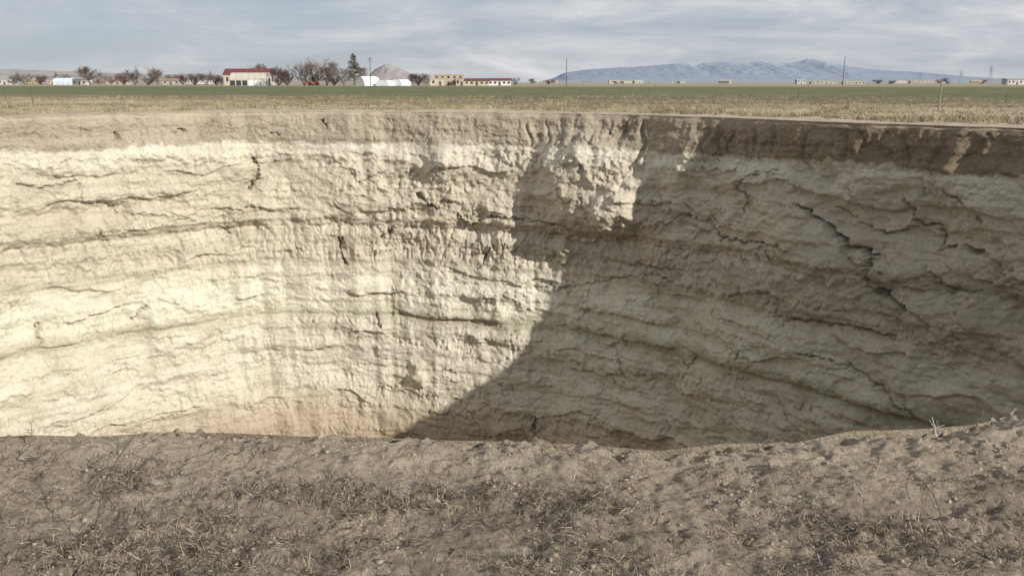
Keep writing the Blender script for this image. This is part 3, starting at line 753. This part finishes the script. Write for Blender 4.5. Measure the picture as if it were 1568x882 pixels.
# ------------------------------------------------------------------ poles
def pole(name, xp, Y, top, r, mat, arms=False):
    base = 126.5 + CAM_H * 1357 / Y; H = (base - top) * Y / 1357
    T_ = Tubes(); T_.add([(0, 0, -.3), (0, 0, H)], [r, r * .7], 7)
    if arms:
        T_.add([(-1.1, 0, H - .5), (1.1, 0, H - .5)], .09, 4); T_.add([(-.9, 0, H - 1.5), (.9, 0, H - 1.5)], .08, 4)
        for xx in (-1, -.4, .4, 1): T_.add([(xx, 0, H - .42), (xx, 0, H - .1)], .06, 5)
    else:
        T_.add([(0, 0, H - .02), (0, 0, H + .12)], [r * .9, r * .4], 7)
    ob = new_obj(name, T_.mesh(name), [mat]); ob.location = (bx(xp, Y), Y, 0); return H
pole("utility_pole", 568, 420, 89, .22, M_wood, True)
pole("utility_pole", 867, 420, 91, .20, M_wood)
pole("utility_pole", 1290, 420, 87, .20, M_wood)
pole("utility_pole", 443, 460, 100, .16, M_wood, True)
pole("fence_post", 1437, 55.6, 122, .055, M_conc)
pole("fence_post", 51, 66, 143, .045, M_wood)
pole("fence_post", 10, 80, 140, .05, M_wood)
for xp, Y, tp in [(993, 120, 133), (1003, 150, 131), (235, 90, 138), (1222, 95, 136), (850, 140, 133), (330, 110, 134), (716, 130, 133), (1540, 70, 143)]:
    pole("fence_post", xp, Y, tp, .04, M_wood)

def pylon(xp, Y, H):
    T_ = Tubes(); n = 7; w0 = H * .11
    def pt(i_, c): f = i_ / n; w = w0 * (1 - f)**1.1 + .35; return np.array([w * (1, 1, -1, -1)[c], w * (1, -1, -1, 1)[c], f * H])
    for c in range(4):
        for i_ in range(n):
            T_.add([pt(i_, c), pt(i_ + 1, c)], .16, 3); T_.add([pt(i_, c), pt(i_ + 1, (c + 1) % 4)], .09, 3); T_.add([pt(i_, (c + 1) % 4), pt(i_ + 1, c)], .09, 3)
    for f, a in ((.7, .16), (.82, .20), (.94, .13)):
        for s_ in (-1, 1):
            T_.add([(0, 0, f * H + .8), (s_ * a * H, 0, f * H)], .14, 3); T_.add([(0, 0, f * H - .3), (s_ * a * H, 0, f * H)], .12, 3)
    ob = new_obj("electricity_pylon", T_.mesh("pylon"), [M_steel]); ob.location = (bx(xp, Y), Y, 0)
pylon(1515, 1250, 25); pylon(1470, 1700, 24); pylon(1408, 2000, 22)

# ------------------------------------------------------------------ hills & mountains
def ridge(name, prof, Y, depth, seed, stops, rough, nx=500, ny=60, snow=None):
    px = np.array([a for a, b in prof], float); py = np.array([b for a, b in prof], float)
    xs = np.linspace(px[0], px[-1], nx); hs = np.interp(xs, px, py)
    hs = np.convolve(np.pad(hs, 3, mode='edge'), np.ones(7) / 7, 'valid')
    Hm = (126.5 - hs) * Y / 1357
    X = (xs - 784) / 1280 * .971 * Y
    v = np.linspace(-1, 1, ny)
    XX, VV = np.meshgrid(X, v); HH = np.broadcast_to(Hm, XX.shape)
    env = np.clip(1 - np.abs(VV), 0, 1)**.9
    L = Y * .02
    rg = ridged(XX / L, VV * depth / L / 1.0, 4, seed) - .8
    Z = HH * env * (1 + rough * rg * (1 - env * .75)) - 3
    V = np.stack([XX, Y + VV * depth, Z], -1)
    me = grid_mesh(name, V)
    m, T, bs, pos = base_mat(name + "_mat", 1, 0)
    sep = T.node('ShaderNodeSeparateXYZ'); T.link(pos, sep.inputs[0])
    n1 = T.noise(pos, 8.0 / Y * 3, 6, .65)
    col = T.ramp(n1, stops)  # stops have the aerial haze painted into the base colour
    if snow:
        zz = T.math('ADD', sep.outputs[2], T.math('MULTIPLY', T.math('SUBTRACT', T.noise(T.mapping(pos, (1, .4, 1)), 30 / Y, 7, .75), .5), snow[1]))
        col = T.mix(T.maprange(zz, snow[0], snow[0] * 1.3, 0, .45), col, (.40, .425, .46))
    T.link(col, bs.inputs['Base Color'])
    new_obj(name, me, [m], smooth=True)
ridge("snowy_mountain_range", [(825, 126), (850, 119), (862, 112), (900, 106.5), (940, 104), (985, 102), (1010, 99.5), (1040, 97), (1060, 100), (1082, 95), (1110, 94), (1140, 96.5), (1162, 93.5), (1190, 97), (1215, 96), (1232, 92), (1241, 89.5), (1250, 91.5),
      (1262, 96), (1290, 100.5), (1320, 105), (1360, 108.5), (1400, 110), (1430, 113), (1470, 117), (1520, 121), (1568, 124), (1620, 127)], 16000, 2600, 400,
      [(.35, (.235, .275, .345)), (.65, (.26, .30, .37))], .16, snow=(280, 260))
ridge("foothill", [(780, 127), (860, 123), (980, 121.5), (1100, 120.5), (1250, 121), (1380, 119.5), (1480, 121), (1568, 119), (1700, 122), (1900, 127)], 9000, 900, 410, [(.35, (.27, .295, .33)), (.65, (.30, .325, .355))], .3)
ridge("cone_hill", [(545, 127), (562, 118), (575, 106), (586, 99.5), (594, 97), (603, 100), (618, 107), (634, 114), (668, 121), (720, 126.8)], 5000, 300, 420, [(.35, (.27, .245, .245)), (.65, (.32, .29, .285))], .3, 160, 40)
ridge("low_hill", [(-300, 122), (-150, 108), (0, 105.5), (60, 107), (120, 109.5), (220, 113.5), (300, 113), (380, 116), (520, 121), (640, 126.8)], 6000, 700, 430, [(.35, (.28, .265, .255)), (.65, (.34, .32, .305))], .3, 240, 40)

# ------------------------------------------------------------------ light & sky
hx, hy = .765, -.644
az = math.atan2(hx, hy); el = math.radians(25.4)
v = Vector((hx * math.cos(el), hy * math.cos(el), math.sin(el)))
sl = bpy.data.lights.new("sun", 'SUN'); sl.energy = 5.0; sl.angle = math.radians(.5); sl.color = (1, .955, .88)
so = bpy.data.objects.new("sun", sl); scene.collection.objects.link(so); so.rotation_euler = v.to_track_quat('Z', 'Y').to_euler()
so.location = (40, -30, 50)
w = bpy.data.worlds.new("World"); scene.world = w; w.use_nodes = True
T = NT_(w.node_tree); bg = w.node_tree.nodes['Background']
sky = T.node('ShaderNodeTexSky', sky_type='NISHITA'); sky.sun_disc = False; sky.sun_elevation = el; sky.sun_rotation = az
sky.dust_density = 1.0; sky.air_density = 1.0; sky.altitude = 1000; sky.ozone_density = 1.5
tc = T.node('ShaderNodeTexCoord')
n1 = T.noise(T.mapping(tc.outputs['Generated'], (2.6, 2.6, 12)), 1.9, 7, .6, .5)
n2 = T.noise(T.mapping(tc.outputs['Generated'], (1.2, 1.2, 20), (3, 1, 0)), 1.0, 5, .6, .8)
nn = T.math('ADD', T.math('MULTIPLY', n1, .65), T.math('MULTIPLY', n2, .35))
cl = T.ramp(nn, [(.34, 0.8), (.56, 1.0)])
ccol = T.ramp(nn, [(.36, (3.6, 4.05, 4.8)), (.47, (4.7, 5.05, 5.55)), (.55, (5.9, 6.1, 6.4)), (.64, (7.2, 7.25, 7.3))])
col = T.mix(cl, sky.outputs[0], ccol)
T.link(col, bg.inputs[0]); bg.inputs[1].default_value = .105
scene.view_settings.view_transform = 'Standard'; scene.view_settings.look = 'None'; scene.view_settings.exposure = 0
print("done")
